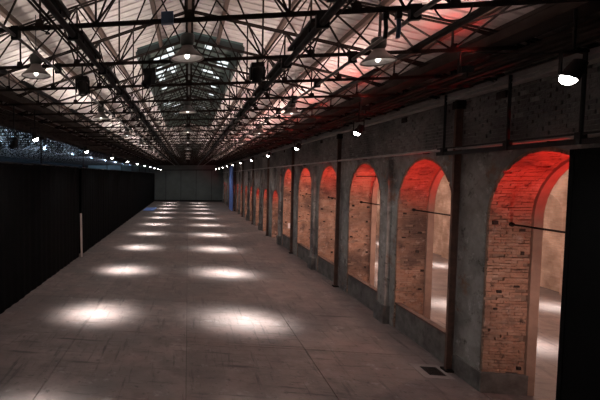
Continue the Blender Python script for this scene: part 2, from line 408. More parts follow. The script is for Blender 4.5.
# ================================================================ ARCADE WALL (right)
wr = thing('wall_right', (XR, 0, 0), 'grey plastered arcade wall with deep brick arches', kind='structure')
TH = 0.94                                   # wall thickness
WTOP = 6.62
NT = 6                                      # tall arches; beyond them lower ones
NA = 18
def arch_shape(k):                          # half width, springing height, sill height
    if k >= NT: return 1.05, 2.45, 0.0
    return 1.3, 3.63, 0.0
def bay_mesh(r, sp, sill):
    mb = MB(); R = r + 0.08; hb = AR_S / 2; n = 20
    mb.box((0, -hb, 0), (TH, -R, WTOP)); mb.box((0, R, 0), (TH, hb, WTOP))
    for i in range(n):
        a0, a1 = PI - PI * i / n, PI - PI * (i + 1) / n
        y0, z0, y1, z1 = R * math.cos(a0), sp + R * math.sin(a0), R * math.cos(a1), sp + R * math.sin(a1)
        mb.add([(0, y0, z0), (0, y1, z1), (0, y1, WTOP), (0, y0, WTOP), (TH, y0, z0), (TH, y1, z1), (TH, y1, WTOP), (TH, y0, WTOP)],
               [(0, 1, 2, 3), (5, 4, 7, 6), (4, 5, 1, 0)])
    return mb.mesh('wall_bay')
def lining_mesh(r, sp, sill, seed):
    rnd = random.Random(seed); mb = MB(); D = TH - 0.17; cs = 0.06; holes = []
    def course(c, t, n, row, z):            # c: point on the inner face, t: along profile, n: into the opening
        off = (row % 2) * 0.11; x = 0.0
        while x < D - 0.01:
            x2 = min(D, x + (0.22 if x > 0 or off == 0 else 0.11))
            proud = rnd.uniform(-0.016, 0.006); keep = rnd.random() > 0.025
            if z is not None:
                zz = (z - 0.25) % 0.86
                if zz < cs * 1.6 and (0.10 < (x + x2) / 2 < 0.24 or 0.56 < (x + x2) / 2 < 0.72): keep = False
            if keep:
                th = 0.085 + proud
                j = rnd.uniform(-0.02, 0.02)
                mb.obox(Vector(((x + x2) / 2, 0, 0)) + c - n * (0.085 - th / 2), Vector(((x2 - x) / 2 - 0.003, 0, 0)) + t * j * 0.12, t * (cs / 2 - rnd.uniform(0.001, 0.006)), (n + t * rnd.uniform(-.15, .15)) * th / 2)
            x = x2
    z = max(sill, 0.02) + cs / 2; row = 0
    while z < sp:
        for s in (-1, 1): course(Vector((0.01, s * r, z)), Vector((0, 0, 1)), Vector((0, -s, 0)), row, z)
        z += cs; row += 1
    na = int(PI * (r + 0.03) / cs)
    for i in range(na):
        a = PI * (i + 0.5) / na; n = Vector((0, -math.cos(a), -math.sin(a))); t = Vector((0, -math.sin(a), math.cos(a)))
        course(Vector((0.01, r * math.cos(a), sp + r * math.sin(a))), t, n, i, None)
    return mb.mesh('brick_lining')
def ring_mesh(r, sp, sill):                 # smooth inner ring at the back of the reveal
    mb = MB(); r2 = r - 0.055; x0, x1 = TH - 0.16, TH + 0.01; R = r + 0.085; n = 28
    pts = [(-1, sill)] + [(math.cos(PI - PI * i / n), None) for i in range(n + 1)]
    inner = [(-r2, sill)] + [(r2 * math.cos(PI - PI * i / n), sp + r2 * math.sin(PI - PI * i / n)) for i in range(n + 1)] + [(r2, sill)]
    outer = [(-R, sill)] + [(R * math.cos(PI - PI * i / n), sp + R * math.sin(PI - PI * i / n)) for i in range(n + 1)] + [(R, sill)]
    for i in range(len(inner) - 1):
        a, b_, c, d = inner[i], inner[i + 1], outer[i + 1], outer[i]
        mb.add([(x0, *a), (x0, *b_), (x0, *c), (x0, *d), (x1, *a), (x1, *b_), (x1, *c), (x1, *d)], [(0, 1, 2, 3), (7, 6, 5, 4), (1, 0, 4, 5)])
    return mb.mesh('inner_ring')
cache = {}
def arch_y(k): return AR_Y0 + AR_S * k
# solid wall towards the camera from the first arch
MB().box((0, Y0, 0), (TH, AR_Y0 - AR_S / 2, WTOP)).build('wall_bay', 'plaster', wr)
MB().box((0, AR_Y0 + AR_S * (NA - 0.5), 0), (TH, Y1, WTOP)).build('wall_bay', 'plaster', wr)
sill_m = MB().box((0.03, -1.3, 0), (0.16, 1.3, 0.74)).mesh('sill')
edge_m = MB().box((0.0, -1.3, 0.72), (0.17, 1.3, 0.765)).mesh('sill_edge')
rod_m = MB().tube([(0.42, -1.3, 3.52), (0.42, 1.3, 3.52)], 0.02, 6).mesh('tie_rod')
boss_m = MB().tube([(0.42, 1.31, 3.52), (0.42, 1.27, 3.52)], 0.045, 8).mesh('tie_rod_plate')
rod2_m = MB().tube([(0.10, -0.95, 4.5), (0.10, 0.95, 4.5)], 0.018, 6).mesh('tie_rod')
for k in range(NA):
    sh = arch_shape(k)
    if sh not in cache:
        cache[sh] = (bay_mesh(*sh), [lining_mesh(*sh, 11 + 7 * j) for j in range(2)], ring_mesh(*sh))
    bm_, ln_, rg_ = cache[sh]
    loc = (0, arch_y(k), 0)
    put('wall_bay', bm_, 'plaster', wr, loc)
    o = put('brick_lining', ln_[k % len(ln_)], 'brick', wr, loc); o['kind'] = 'stuff'
    put('inner_ring', rg_, 'ring', wr, loc)
    mort = None
    if 0 < k < NT:
        put('sill', sill_m, 'plinth', wr, loc); put('sill_edge', edge_m, 'rust', wr, loc)
    if k < NT:
        put('tie_rod', rod_m, 'steel', wr, loc); put('tie_rod_plate', boss_m, 'steel', wr, loc)
        if k in (2, 4): put('tie_rod', rod2_m, 'steel', wr, loc)
# dark blocks standing in for shaded putlog holes in the jamb brickwork
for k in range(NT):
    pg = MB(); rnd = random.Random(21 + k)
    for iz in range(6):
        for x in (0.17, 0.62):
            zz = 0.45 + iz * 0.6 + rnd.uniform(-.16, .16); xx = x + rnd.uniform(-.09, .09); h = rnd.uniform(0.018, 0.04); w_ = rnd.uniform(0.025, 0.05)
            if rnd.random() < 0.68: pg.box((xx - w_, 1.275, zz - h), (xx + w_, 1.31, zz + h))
    o = pg.build('hole_shade_blocks', 'darkwood', wr, (0, arch_y(k), 0)); o['kind'] = 'stuff'
# mortar bed behind the lining: thin shells
def bed_mesh(r, sp, sill):
    mb = MB(); R = r + 0.055; n = 20; D = TH - 0.15
    prof = [(-R, sill)] + [(R * math.cos(PI - PI * i / n), sp + R * math.sin(PI - PI * i / n)) for i in range(n + 1)] + [(R, sill)]
    o = [(-R - .02, sill)] + [((R + .02) * math.cos(PI - PI * i / n), sp + (R + .02) * math.sin(PI - PI * i / n)) for i in range(n + 1)] + [(R + .02, sill)]
    for i in range(len(prof) - 1):
        a, b_, c, d = prof[i], prof[i + 1], o[i + 1], o[i]
        mb.add([(0.012, *a), (0.012, *b_), (0.012, *c), (0.012, *d), (D, *a), (D, *b_)], [(0, 1, 2, 3), (1, 0, 4, 5)])
    return mb.mesh('mortar_bed')
bc = {}
for k in range(NA):
    sh = arch_shape(k)
    if sh not in bc: bc[sh] = bed_mesh(*sh)
    put('mortar_bed', bc[sh], 'mortar', wr, (0, arch_y(k), 0))
# plinths at the foot of the open arch
for s in (1,):
    MB().box((-0.05, 1.235 if s > 0 else -1.8, 0), (TH - 0.12, 2.45, 0.42)).build('plinth', 'plinth', wr, (0, arch_y(0), 0))
# pilasters on every second pier with a block foot; shallow plaster pier faces on the others
pil = MB().box((-0.13, -0.24, 0), (0, 0.24, 4.98)).mesh('pilaster'); pfoot = MB().box((-0.2, -0.32, 0), (0, 0.32, 0.55)).mesh('pilaster_foot')
for k in range(1, NA, 2):
    y = arch_y(k) + AR_S / 2
    put('pilaster', pil, 'plaster', wr, (0, y, 0)); put('pilaster_foot', pfoot, 'plinth', wr, (0, y, 0))
# plain string course between plaster and upper brickwork, then the bricks themselves
MB().box((-0.03, 4.0, 5.0), (0, Y1 - 0.01, 5.1)).build('string_course', 'plaster', wr)
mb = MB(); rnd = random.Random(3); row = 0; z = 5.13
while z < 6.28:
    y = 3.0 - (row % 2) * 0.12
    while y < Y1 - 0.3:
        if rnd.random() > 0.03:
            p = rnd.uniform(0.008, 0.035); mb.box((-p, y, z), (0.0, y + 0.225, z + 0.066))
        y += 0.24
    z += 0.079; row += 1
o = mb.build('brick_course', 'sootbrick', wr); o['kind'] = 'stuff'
# dark putlog holes and fixing blocks on the upper wall
for i in range(14):
    MB().box((-0.06, 0, 0), (0.0, 0.26, 0.14)).build('putlog_block', 'darkwood', wr, (0, 9.4 + i * 3.85, 6.02))

# far wall of the right aisle with blind arches
wa = thing('wall_aisle', (XA, 0, 0), 'pale brick wall seen through the arches', kind='structure')
MB().box((0.3, Y0, 0), (0.6, Y1, 6.7)).build('back_face', 'aislebrick', wa)
def blind_mesh():
    mb = MB(); R = 0.95; sp = 2.9; hb = AR_S / 2; n = 14
    mb.box((0, -hb, 0), (0.3, -R, 6.65)); mb.box((0, R, 0), (0.3, hb, 6.65))
    for i in range(n):
        a0, a1 = PI - PI * i / n, PI - PI * (i + 1) / n
        y0, z0, y1, z1 = R * math.cos(a0), sp + R * math.sin(a0), R * math.cos(a1), sp + R * math.sin(a1)
        mb.add([(0, y0, z0), (0, y1, z1), (0, y1, 6.65), (0, y0, 6.65), (0.3, y0, z0), (0.3, y1, z1)], [(0, 1, 2, 3), (4, 5, 1, 0)])
    return mb.mesh('blind_arch')
bl = blind_mesh()
for k in range(-2, 19): put('blind_arch', bl, 'aislebrick', wa, (0, 7.85 + AR_S * k, 0))

# ================================================================ TRUSSES
def truss_proto(full=True):
    t = thing('roof_truss', (0, 0, 0))
    H = CH
    def bar(name, p, q, wd, dp, m='steel'): return MB().bar(p, q, wd, dp).build(name, m, t)
    mb = MB(); mb.bar((-6.0, -.022, 0), (6.0, -.022, 0), 0.044, 0.012); mb.bar((-6.0, .022, 0), (6.0, .022, 0), 0.044, 0.012)
    mb.bar((-6.0, 0, 0.02), (6.0, 0, 0.02), 0.012, 0.05); mb.build('bottom_chord', 'steel', t)
    def tz(x): return roof_z(x) - H - 0.20
    for s in (-1, 1):
        mb = MB()
        mb.bar((0, -.05, tz(0)), (s * 5.95, -.05, tz(5.95)), 0.032, 0.016); mb.bar((0, .05, tz(0)), (s * 5.95, .05, tz(5.95)), 0.032, 0.016)
        mb.build('top_chord', 'steel', t)
    mb = MB(); mb.bar((-.05, 0, 0), (-.05, 0, tz(0)), 0.028, 0.03); mb.bar((.05, 0, 0), (.05, 0, tz(0)), 0.028, 0.03); mb.build('king_post', 'steel', t)
    xs = (0.0, 0.62, 1.2, 1.95, 2.5, 3.0, 3.55, 4.05, 5.1)
    for s in (-1, 1):
        for x in (1.2, 1.95, 3.0, 4.05, 5.1):
            bar('web_post', (s * x, 0, 0), (s * x, 0, tz(x)), 0.026, 0.024)
        for i in range(len(xs) - 1):
            a, b_ = xs[i], xs[i + 1]
            za, zb = (0, tz(b_)) if i % 2 == 0 else (tz(a), 0)
            bar('web_diagonal', (s * a, 0.012, za), (s * b_, 0.012, zb), 0.024, 0.02)
        for a, b_ in ((0.0, 1.2), (1.2, 1.95), (1.95, 3.0), (3.0, 4.05)):
            bar('web_diagonal', (s * a, -0.012, tz(a)), (s * b_, -0.012, 0), 0.024, 0.02)
        for x in (1.95, 4.05):
            if full:
                bar('sway_brace', (s * x, 0.02, 0.03), (s * x, TR_S - 0.02, tz(x) - 0.05), 0.022, 0.022)
                bar('sway_brace', (s * (x + .02), 0.02, tz(x) - 0.05), (s * (x + .02), TR_S - 0.02, 0.03), 0.022, 0.022)
    for x in (-4.05, -3.0, -1.95, 0, 1.95, 3.0, 4.05):
        MB().add([(x - .07, -.052, -.035), (x + .07, -.052, -.035), (x + .04, -.052, .09), (x - .04, -.052, .09), (x - .07, -.045, -.035), (x + .07, -.045, -.035), (x + .04, -.045, .09), (x - .04, -.045, .09)], MB.BF).build('gusset_plate', 'steel', t)
    return t
tp = truss_proto()
NTR = int((Y1 - 0.3 - TR_Y0) / TR_S) + 1
for i in range(NTR):
    t = tp if i == 0 else copy_tree(tp)
    t.location = (0, TR_Y0 + i * TR_S, CH)
    tag(t, f'dark steel lattice roof truss of the main hall, {ordn(i + 1)} from the camera', 'truss', 'roof trusses of the main hall')
tp2 = truss_proto(False)
for i in range(44):
    t = tp2 if i == 0 else copy_tree(tp2)
    t.location = (MX, 14.0 + i * 1.43, CH)
    tag(t, f'dark roof truss above and beyond the black curtains, {ordn(i + 1)} from the camera', 'truss', 'trusses of the aisle beyond the curtains')

# ---- eave girders along both sides
for s, nm in ((-1, 'left'), (1, 'right')):
    g = thing('eave_girder', (s * 4.75, Y0 + 0.2, 6.51), f'dark timber girder running along the {nm} eave on the trusses', 'beam', 'eave girders')
    L_ = Y1 - Y0 - 0.5
    MB().box((-0.20, 0, 0), (0.20, L_, 0.14)).build('lower_rail', 'darkwood', g)
    MB().box((-0.04, 0, 0.14), (0.04, L_, 0.22)).build('board', 'darkwood', g)
    MB().box((-0.06, 0, 0.22), (0.06, L_, 0.28)).build('upper_rail', 'darkwood', g)
    st = MB().box((-0.09, -0.05, 0.14), (0.09, 0.05, 0.22)).mesh('stiffener')
    for i in range(22): put('stiffener', st, 'darkwood', g, (0, 9.6 - Y0 + i * TR_S, 0))
    # flat timber deck between the girder and the wall, below the chords
    d = thing('eave_walkway', (s * 5.35, Y0 + 0.2, 6.30), f'dark plank walkway hung under the trusses along the {nm} eave', 'walkway', 'eave walkways')
    for j in range(4): MB().box((-0.5 + j * 0.2, 0, 0.05), (-0.40 + j * 0.2, L_, 0.09)).build('plank', 'darkwood', d)
    cr = MB().box((-0.52, -0.04, 0), (0.33, 0.04, 0.05)).mesh('bearer')
    for i in range(20): put('bearer', cr, 'darkwood', d, (0, 9.6 - Y0 + i * TR_S * 2, 0)) if 9.6 + i * TR_S * 2 < Y1 - 1 else None

# ---- pale gutter beam on top of the arcade wall
gb = thing('wall_beam', (5.98, 3, 6.28), 'pale grey steel beam along the top of the arcade wall', 'beam')
MB().box((-0.11, 0, -0.06), (-0.09, 74.5, 0.10)).build('web', 'palepipe', gb)
MB().box((-0.16, 0, -0.08), (0.08, 74.5, -0.06)).build('flange', 'palepipe', gb)
MB().box((-0.16, 0, 0.0), (-0.11, 74.5, 0.012)).build('flange', 'palepipe', gb)

# ---- longitudinal pipes under the trusses
def pipe_run(name, label, x, z, r, m, y0=4.2, y1=Y1 - 0.6, extra=()):
    t = thing(name, (x, y0, z), label, 'pipe')
    MB().tube([(0, 0, 0), (0, y1 - y0, 0)], r, 10).build('pipe', m, t)
    for (dx, dz, rr) in extra: MB().tube([(dx, 0, dz), (dx, y1 - y0, dz)], rr, 6).build('conduit', 'steel', t)
    cl = MB().box((-r - 0.03, -0.03, -r - 0.02), (r + 0.03, 0.03, 0.13)).mesh('clamp')
    i = 0
    while TR_Y0 + i * TR_S < min(y1, 45): put('clamp', cl, 'blacksteel', t, (0, TR_Y0 + i * TR_S - y0, 0)); i += 1
    return t
pipe_run('lighting_pipe', 'thick dark lighting pipe with cables under the trusses, left of the ridge', -1.5, CH - 0.12, 0.04, 'blacksteel', extra=((-0.11, -0.01, 0.018), (-0.17, 0.0, 0.014), (0.10, 0.01, 0.014)))
pipe_run('lighting_pipe', 'thick dark lighting pipe with cables under the trusses, right of the ridge', 1.58, CH - 0.12, 0.045, 'blacksteel', extra=((0.1, 0.0, 0.014),))
pipe_run('service_pipe', 'slim grey service pipe under the right roof slope', 2.60, CH - 0.09, 0.03, 'greypipe')
pipe_run('service_pipe', 'slim grey service pipe under the left roof slope', -2.30, CH - 0.09, 0.022, 'greypipe')

# ---- conduit and rail on the arcade wall
t = thing('wall_conduit', (5.95, 4, 5.12), 'pale conduit pipe running along the arcade wall above the arches', 'pipe')
MB().tube([(0, 0, 0), (0, 73.5, 0)], 0.032, 8).build('pipe', 'palepipe', t)
br = MB().box((-0.02, -0.02, -0.05), (0.15, 0.02, -0.03)).mesh('bracket')
for i in range(18): put('bracket', br, 'steel', t, (0, 4.2 + i * AR_S, 0))
dr = thing('door_rail', (5.82, 4.2, 5.0), 'black sliding door rail hung beside the nearest arches', 'rail')
MB().box((-0.03, 0, -0.02), (0.03, 7.0, 0.06)).build('track', 'blacksteel', dr)
MB().box((-0.02, 0.0, 0.12), (0.0, 7.0, 0.15)).build('tie_bar', 'blacksteel', dr)
for yy, m_ in ((3.25, 'blacksteel'), (4.75, 'blacksteel'), (6.75, 'blacksteel')):
    MB().tube([(0, yy, 0.03), (0, yy, 1.35)], 0.028, 8).build('hanger', m_, dr)
    MB().box((-0.05, yy - 0.05, -0.015), (0.05, yy + 0.05, 0.16)).build('clamp', 'blacksteel', dr)
dp = thing('sliding_door', (5.82, 4.22, 0.07), 'tall black sliding door panel half covering the nearest arch', 'door')
dpp = MB().box((-0.03, 0, 0.03), (0.03, 3.33, 4.80)).build('panel', 'blackdoor', dp)
MB().box((-0.045, 3.27, 0.02), (0.045, 3.345, 4.82)).build('stile', 'blackdoor', dpp)
MB().box((-0.045, 0, 4.76), (0.045, 3.345, 4.84)).build('top_frame', 'blackdoor', dp)
for yy in (0.6, 2.7): MB().box((-0.02, yy - .08, 4.84), (0.02, yy + .08, 4.90)).build('roller', 'steel', dp)
MB().box((-0.04, 0, -0.07), (0.04, 3.33, 0.04)).build('bottom_frame', 'blackdoor', dp)

# ---- steel wall posts on every second pier
pm = MB(); pm.box((-0.07, -0.035, 0.0), (-0.055, 0.035, 6.2)); pm.box((0.055, -0.035, 0.0), (0.07, 0.035, 6.2)); pm.box((-0.055, -0.008, 0.0), (0.055, 0.008, 6.2))
pm = pm.mesh('shaft'); pb = MB().box((-0.11, -0.11, 0), (0.09, 0.11, 0.05)).mesh('base_plate'); pc = MB().box((-0.09, -0.09, 6.0), (0.09, 0.09, 6.18)).mesh('cap')
for i in range(8):
    y = AR_Y0 + AR_S * 0.5 + 0.32 + 2 * AR_S * i
    p = thing('wall_post', (6.0 - 0.06 + 0.05, y, 0), f'slim rusty steel post against the arcade wall, {ordn(i + 1)} from the camera', 'post', 'steel posts along the arcade wall')
    put('shaft', pm, 'rust', p); put('base_plate', pb, 'steel', p); put('cap', pc, 'steel', p)

# ---- hidden-line columns carrying the valley on the left
for i in range(10):
    y = 10.4 + 7.7 * i
    if y > Y1 - 1: break
    c = thing('aisle_column', (XL - 0.25, y, 0), f'thin dark steel column behind the black curtains, {ordn(i + 1)} from the camera', 'column', 'columns behind the curtains')
    MB().tube([(0, 0, 0), (0, 0, 6.2)], 0.035, 10).build('shaft', 'steel', c)
    MB().box((-0.2, -0.2, 6.1), (0.2, 0.2, 6.2)).build('capital', 'steel', c)

# ================================================================ CURTAINS
def drape(y0, y1, x, top, label, depth=0.035, seed=0):
    rnd = random.Random(seed); L_ = y1 - y0; n = max(12, int(L_ / 0.09)); vs = []; fs = []; ph = rnd.random() * 6
    zs = (0.015, 1.2, 2.6, 4.0, top)
    for i in range(n + 1):
        y = L_ * i / n
        for j, z in enumerate(zs):
            a = depth * (0.75 + 0.25 * j / 4)
            vs.append((a * math.sin(2 * PI * (y + y0) / 0.62 + 0.8 * math.sin((y + y0) * 0.9 + j * 0.25)) * 0.6 + a * 0.5 * math.sin((y + y0) * 3.1), y, z))
    k = len(zs)
    for i in range(n):
        for j in range(k - 1): fs.append((i * k + j, i * k + j + 1, (i + 1) * k + j + 1, (i + 1) * k + j))
    t = thing('black_curtain', (x, y0, 0), label, 'curtain', 'black curtains along the left side')
    mb = MB(); mb.add(vs, fs, True); mb.add([(a - 0.012, b_, c) for a, b_, c in vs], [tuple(reversed(f)) for f in fs], True); mb.build('cloth', 'drape', t)
    MB().tube([(-0.005, 0, top + 0.01), (-0.005, L_, top + 0.01)], 0.03, 8).build('curtain_rail', 'blacksteel', t)
    for yy in (0.5, L_ - 0.5): MB().tube([(-0.12, yy, 0), (-0.12, yy, top + 0.02)], 0.025, 6).build('upright', 'drape', t)
    return t
drape(3.0, 13.5, -6.0, 4.95, 'black curtain at the left edge of the picture, nearest the camera', seed=1)
drape(13.505, 16.1, -6.0, 4.95, 'narrow black curtain, second from the camera', seed=2)
drape(16.105, 23.2, -6.0, 4.98, 'black curtain ending at the pale upright plank', seed=3)
drape(23.9, 33.3, -6.0, 4.98, 'black curtain just past the pale upright plank', seed=4)
drape(33.33, 51.95, -6.0, 5.0, 'long black curtain towards the far end, second from the end wall', seed=5)
drape(51.98, 77.6, -6.0, 5.05, 'farthest black curtain, reaching the end wall', seed=6)
drape(22.6, 24.6, -6.2, 4.95, 'black curtain set back in the gap behind the plank', seed=8)
pk = MB().box((-0.05, -0.03, 0), (0.05, 0.03, 2.45)).build('upright_plank', 'plank', None, (-5.84, 23.2, 0), (0, math.radians(-0.8), 0))
tag(pk, 'pale upright plank standing at the gap between black curtains', 'plank')

# ================================================================ LAMPS
def hanging_spot(x, y, z, tgt, power, col, angle, label, group, lens='lens', top=CH - 0.04, blend=1.0):
    """theatre spot: drop pipe, yoke, can with lens, aimed at tgt on the floor"""
    t = thing('hanging_spotlight', (x, y, z), label, 'spotlight', group)
    d = (Vector(tgt) - Vector((x, y, z))).normalized(); q = d.to_track_quat('-Z', 'Y').to_matrix().to_4x4()
    MB().tube([(0, 0, 0.26), (0, 0, top - z)], 0.018, 6).build('drop_pipe', 'blacksteel', t)
    MB().box((-0.14, -0.02, 0.24), (0.14, 0.02, 0.27)).box((-0.14, -0.02, -0.02), (-0.125, 0.02, 0.25)).box((0.125, -0.02, -0.02), (0.14, 0.02, 0.25)).build('yoke', 'blacksteel', t)
    can = MB().lathe([(0.03, 0.17), (0.075, 0.15), (0.09, 0.05), (0.10, -0.05), (0.10, -0.07), (0.092, -0.07), (0.085, -0.03)], 16, q).build('can', 'blacksteel', t)
    MB().lathe([(0.088, -0.055), (0.085, -0.085), (0.065, -0.12), (0.035, -0.138), (0.0, -0.145)], 16, q).build('lens', lens, can)
    beam_profile(spot(t, d * 0.17, Vector(tgt) - Vector((x, y, z)), power, col, 165, 0.6, 0.05), angle)
    return t
POOL_ROWS = [7.0 + 6.63 * i for i in range(11)]
for i, py in enumerate(POOL_ROWS):
    y = py - 0.95
    if py < Y1 - 2:
        hanging_spot(4.6, y, 5.75, (1.75, py, 0), P_POOL, (1, 0.98, 0.965), 100, f'lit black spotlight hanging on the right side, {ordn(i + 1)} from the camera', 'spotlights on the right', top=6.5125)
        hanging_spot(-4.6, y - 0.1, 5.70, (-2.98, py, 0), P_POOL * 0.92, (1, 0.98, 0.965), 100, f'lit black spotlight hanging on the left side, {ordn(i + 1)} from the camera', 'spotlights on the left', top=6.51)

# ---- uplights added on the two lighting pipes to wash the roof evenly
def uplight(x, y, z, power, col, label, group, tgt, lens='lens_off', angle=150):
    t = thing('flood_lamp', (x, y, z), label, 'flood light', group)
    MB().box((-0.09, -0.06, 0.0), (0.09, 0.06, 0.10)).build('body', 'blacksteel', t)
    MB().box((-0.012, -0.05, -0.07), (0.012, 0.05, 0.0)).build('clamp', 'blacksteel', t)
    MB().box((-0.08, -0.05, 0.10), (0.08, 0.05, 0.105)).build('lens', lens, t)
    spot(t, (0, 0, 0.14), (tgt[0] - x, tgt[1] - y, tgt[2] - z), power, col, angle, 1.0, 0.12)
    return t
def batten(x, y, ly, power, col, label, group):
    t = thing('added_batten', (x, y, CH), label, 'added strip light', group)
    MB().box((-0.05, -ly / 2, 0.0), (0.05, ly / 2, 0.05)).build('body', 'blacksteel', t)
    MB().box((-0.04, -ly / 2 + 0.03, 0.05), (0.04, ly / 2 - 0.03, 0.056)).build('diffuser', 'enamel_in', t)
    for yy in (-0.4, 0.4): MB().box((-0.012, yy - 0.02, -0.075), (0.012, yy + 0.02, 0.0)).build('clamp', 'blacksteel', t)
    added_batten_light(t, (0, 0, 0.07), 0.08, ly - 0.06, power, col)
for i in range(28):
    y = TR_Y0 + (i - 0.5) * TR_S if i < 14 else TR_Y0 + (13.5 + (i - 13) * 2) * TR_S
    if y > Y1 - 2: break
    for s, nm in ((-1, 'left'), (1, 'right')):
        batten(-1.5 if s < 0 else 1.58, y, 1.3, P_UP * (1 if i < 14 else 1.9 * max(0.45, 1 - (y - 33) / 60)), (1, 0.92, 0.86) if s < 0 else (1, 0.86, 0.80),
               f'added black light batten lying on the {nm} lighting pipe, {ordn(i + 1)} from the camera', f'added light battens on the {nm} pipe')

for i in range(13):  # second rows of added strips, brightening the outer roof slopes
    y = TR_Y0 + 0.96 + i * 2 * TR_S
    for s, nm in ((-1, 'left'), (1, 'right')):
        t = thing('added_batten', (s * 3.52, y, CH + 0.03), f'added long black light batten under the {nm} roof slope, {ordn(i + 1)} from the camera', 'added strip light', f'added light battens under the {nm} slope')
        MB().box((-0.05, -1.5, 0.0), (0.05, 1.5, 0.05)).build('body', 'blacksteel', t)
        MB().box((-0.04, -1.46, 0.05), (0.04, 1.46, 0.056)).build('diffuser', 'enamel_in', t)
        added_batten_light(t, (0, 0, 0.07), 0.08, 2.9, P_UP2, (1, 0.91, 0.85) if s < 0 else (1, 0.74, 0.68))

# ---- red uplights on the wall beam
for i, k in enumerate((1, 3, 5, 7, 10, 13)):
    y = TR_Y0 + TR_S * k
    t = uplight(4.25, y, CH - 0.36, P_ROOF_RED, (1, 0.07, 0.06), f'small flood lamp throwing red light on the right roof slope, {ordn(i + 1)} from the camera', 'red flood lamps under the right eave', (3.8, y + 0.5, 7.2), 'lens_off', 125)
    MB().box((-0.10, -0.03, 0.0), (-0.085, 0.03, 0.337)).build('stem', 'blacksteel', t)

# ---- lamps inside the arches, unseen on the near jambs; the warm ones added
for k in range(NA):
    r, sp, sill = arch_shape(k); ya = arch_y(k)
    near = ya - r + 0.07
    nm = f'inside the {ordn(k + 1)} arch from the black door'
    if k == 0: nm = 'inside the open arch beside the black door'
    t = thing('arch_lamp', (6.62, near, sp - 0.25), f'small red lamp fixed {nm}', 'lamp', 'red lamps in the arches')
    MB().box((-0.06, -0.06, -0.05), (0.06, 0.03, 0.05)).build('body', 'blacksteel', t)
    MB().lathe([(0.045, 0.0), (0.05, 0.06), (0.0, 0.062)], 12, Matrix.Rotation(math.radians(-35), 4, 'X')).build('lens', 'lens_red', t)
    spot(t, (0, 0.05, 0.09), (0.02, r * 1.25, r * 1.35), P_ARCH_RED * (1 if k < NT else 0.5), (1, 0.035, 0.03), 100, 1.0, 0.04)
    if k < 12:
        t = thing('arch_lamp', (6.62, near, sp - 1.35), f'added small warm white lamp fixed {nm}', 'lamp', 'added warm lamps in the arches')
        MB().box((-0.06, -0.06, -0.05), (0.06, 0.03, 0.05)).build('body', 'blacksteel', t)
        MB().lathe([(0.045, 0.0), (0.05, 0.06), (0.0, 0.062)], 12, Matrix.Rotation(math.radians(-90), 4, 'X')).build('lens', 'lens_warm', t)
        spot(t, (0, 0.08, 0.0), (-0.05, 2 * r, -0.25), P_ARCH_WARM * (1 if k < NT else 0.35), (1, 0.64, 0.55), 130, 1.0, 0.05)

# ---- right aisle: pools and warm hanging lamps
n = 0
for i in range(8):
    y = 12.8 + i * 3.55
    n += 1; hanging_spot(9.2, y - 0.6, 5.6, (9.1, y, 0), P_AISLE, (1, 0.96, 0.93), 110, f'spotlight in the aisle behind the arches, near row, {ordn(n)} from the camera', 'aisle spotlights', top=6.62)
for i in range(5):
    y = 16.6 + i * 7.1
    hanging_spot(12.3, y - 0.6, 5.6, (12.5, y, 0), P_AISLE, (1, 0.96, 0.93), 110, f'spotlight in the aisle behind the arches, far row, {ordn(i + 1)} from the camera', 'aisle spotlights', top=6.62)
for i in range(6):
    y = 14.5 + i * 7.7
    t = thing('aisle_lamp', (10.6, y, 5.2), f'warm hanging lamp in the aisle behind the arches, {ordn(i + 1)} from the camera', 'lamp', 'warm aisle lamps')
    MB().tube([(0, 0, 0.12), (0, 0, 1.42)], 0.01, 6).build('cord', 'blacksteel', t)
    MB().lathe([(0.03, 0.14), (0.06, 0.10), (0.2, 0.02), (0.21, 0.0), (0.19, 0.01), (0.05, 0.08)], 16).build('shade', 'enamel', t)
    MB().lathe([(0.0, 0.07), (0.045, 0.04), (0.05, 0.0), (0.0, -0.05)], 12).build('bulb', 'lens_warm', t)
    point(t, (0, 0, -0.12), P_AISLE_FILL, (1, 0.62, 0.47), 0.08)

# ---- bluish lamps added to light the left aisle
for i in range(9):
    y = 14.0 + i * 7.15
    t = uplight(-9.6, y, 6.2, P_BLUE, (0.42, 0.68, 1.0), f'added bluish flood lamp in the aisle beyond the curtains, {ordn(i + 1)} from the camera', 'added blue flood lamps', (-13.5, y + 0.5, 8.4), 'lens_blue', 155)
    MB().box((-0.10, -0.04, 0.0), (-0.085, 0.04, 0.24)).build('stem', 'blacksteel', t)

# ---- pendant bell lamps
def pendant(x, y, z, label):
    t = thing('pendant_lamp', (x, y, z), label, 'lamp', 'bell pendant lamps')
    sh = MB().lathe([(0.085, 0.20), (0.10, 0.17), (0.13, 0.13), (0.20, 0.07), (0.255, 0.02), (0.262, 0.0), (0.25, 0.0), (0.19, 0.055), (0.12, 0.12), (0.08, 0.15)], 24, caps=False)
    sh = sh.build('shade', 'enamel', t)
    MB().lathe([(0.248, 0.003), (0.188, 0.053), (0.118, 0.117), (0.0, 0.14)], 24, caps=False).build('reflector', 'enamel_in', sh)
    MB().lathe([(0.07, 0.19), (0.10, 0.22), (0.11, 0.25), (0.11, 0.36), (0.09, 0.38), (0.03, 0.40)], 16).build('ballast_housing', 'housing', t)
    MB().lathe([(0.0, 0.11), (0.035, 0.08), (0.04, 0.04), (0.02, 0.01), (0.0, 0.0)], 12).build('bulb', 'bulb', sh)
    MB().tube([(0, 0, 0.39), (0, 0, 0.47)], 0.012, 6).build('hook', 'blacksteel', t)
    # cross pipe that the lamp hangs on, spanning to the neighbouring truss
    MB().tube([(0, 0, 0.45), (0, 0, roof_z(x) - z - 0.10)] if abs(x) > 0.1 else [(0, 0, 0.45), (0, 0, roof_z(LW) + 0.30 - z if any(a < y < b_ for a, b_ in LAN) else roof_z(0) - 0.15 - z)], 0.008, 6).build('cable', 'blacksteel', t)
    return t
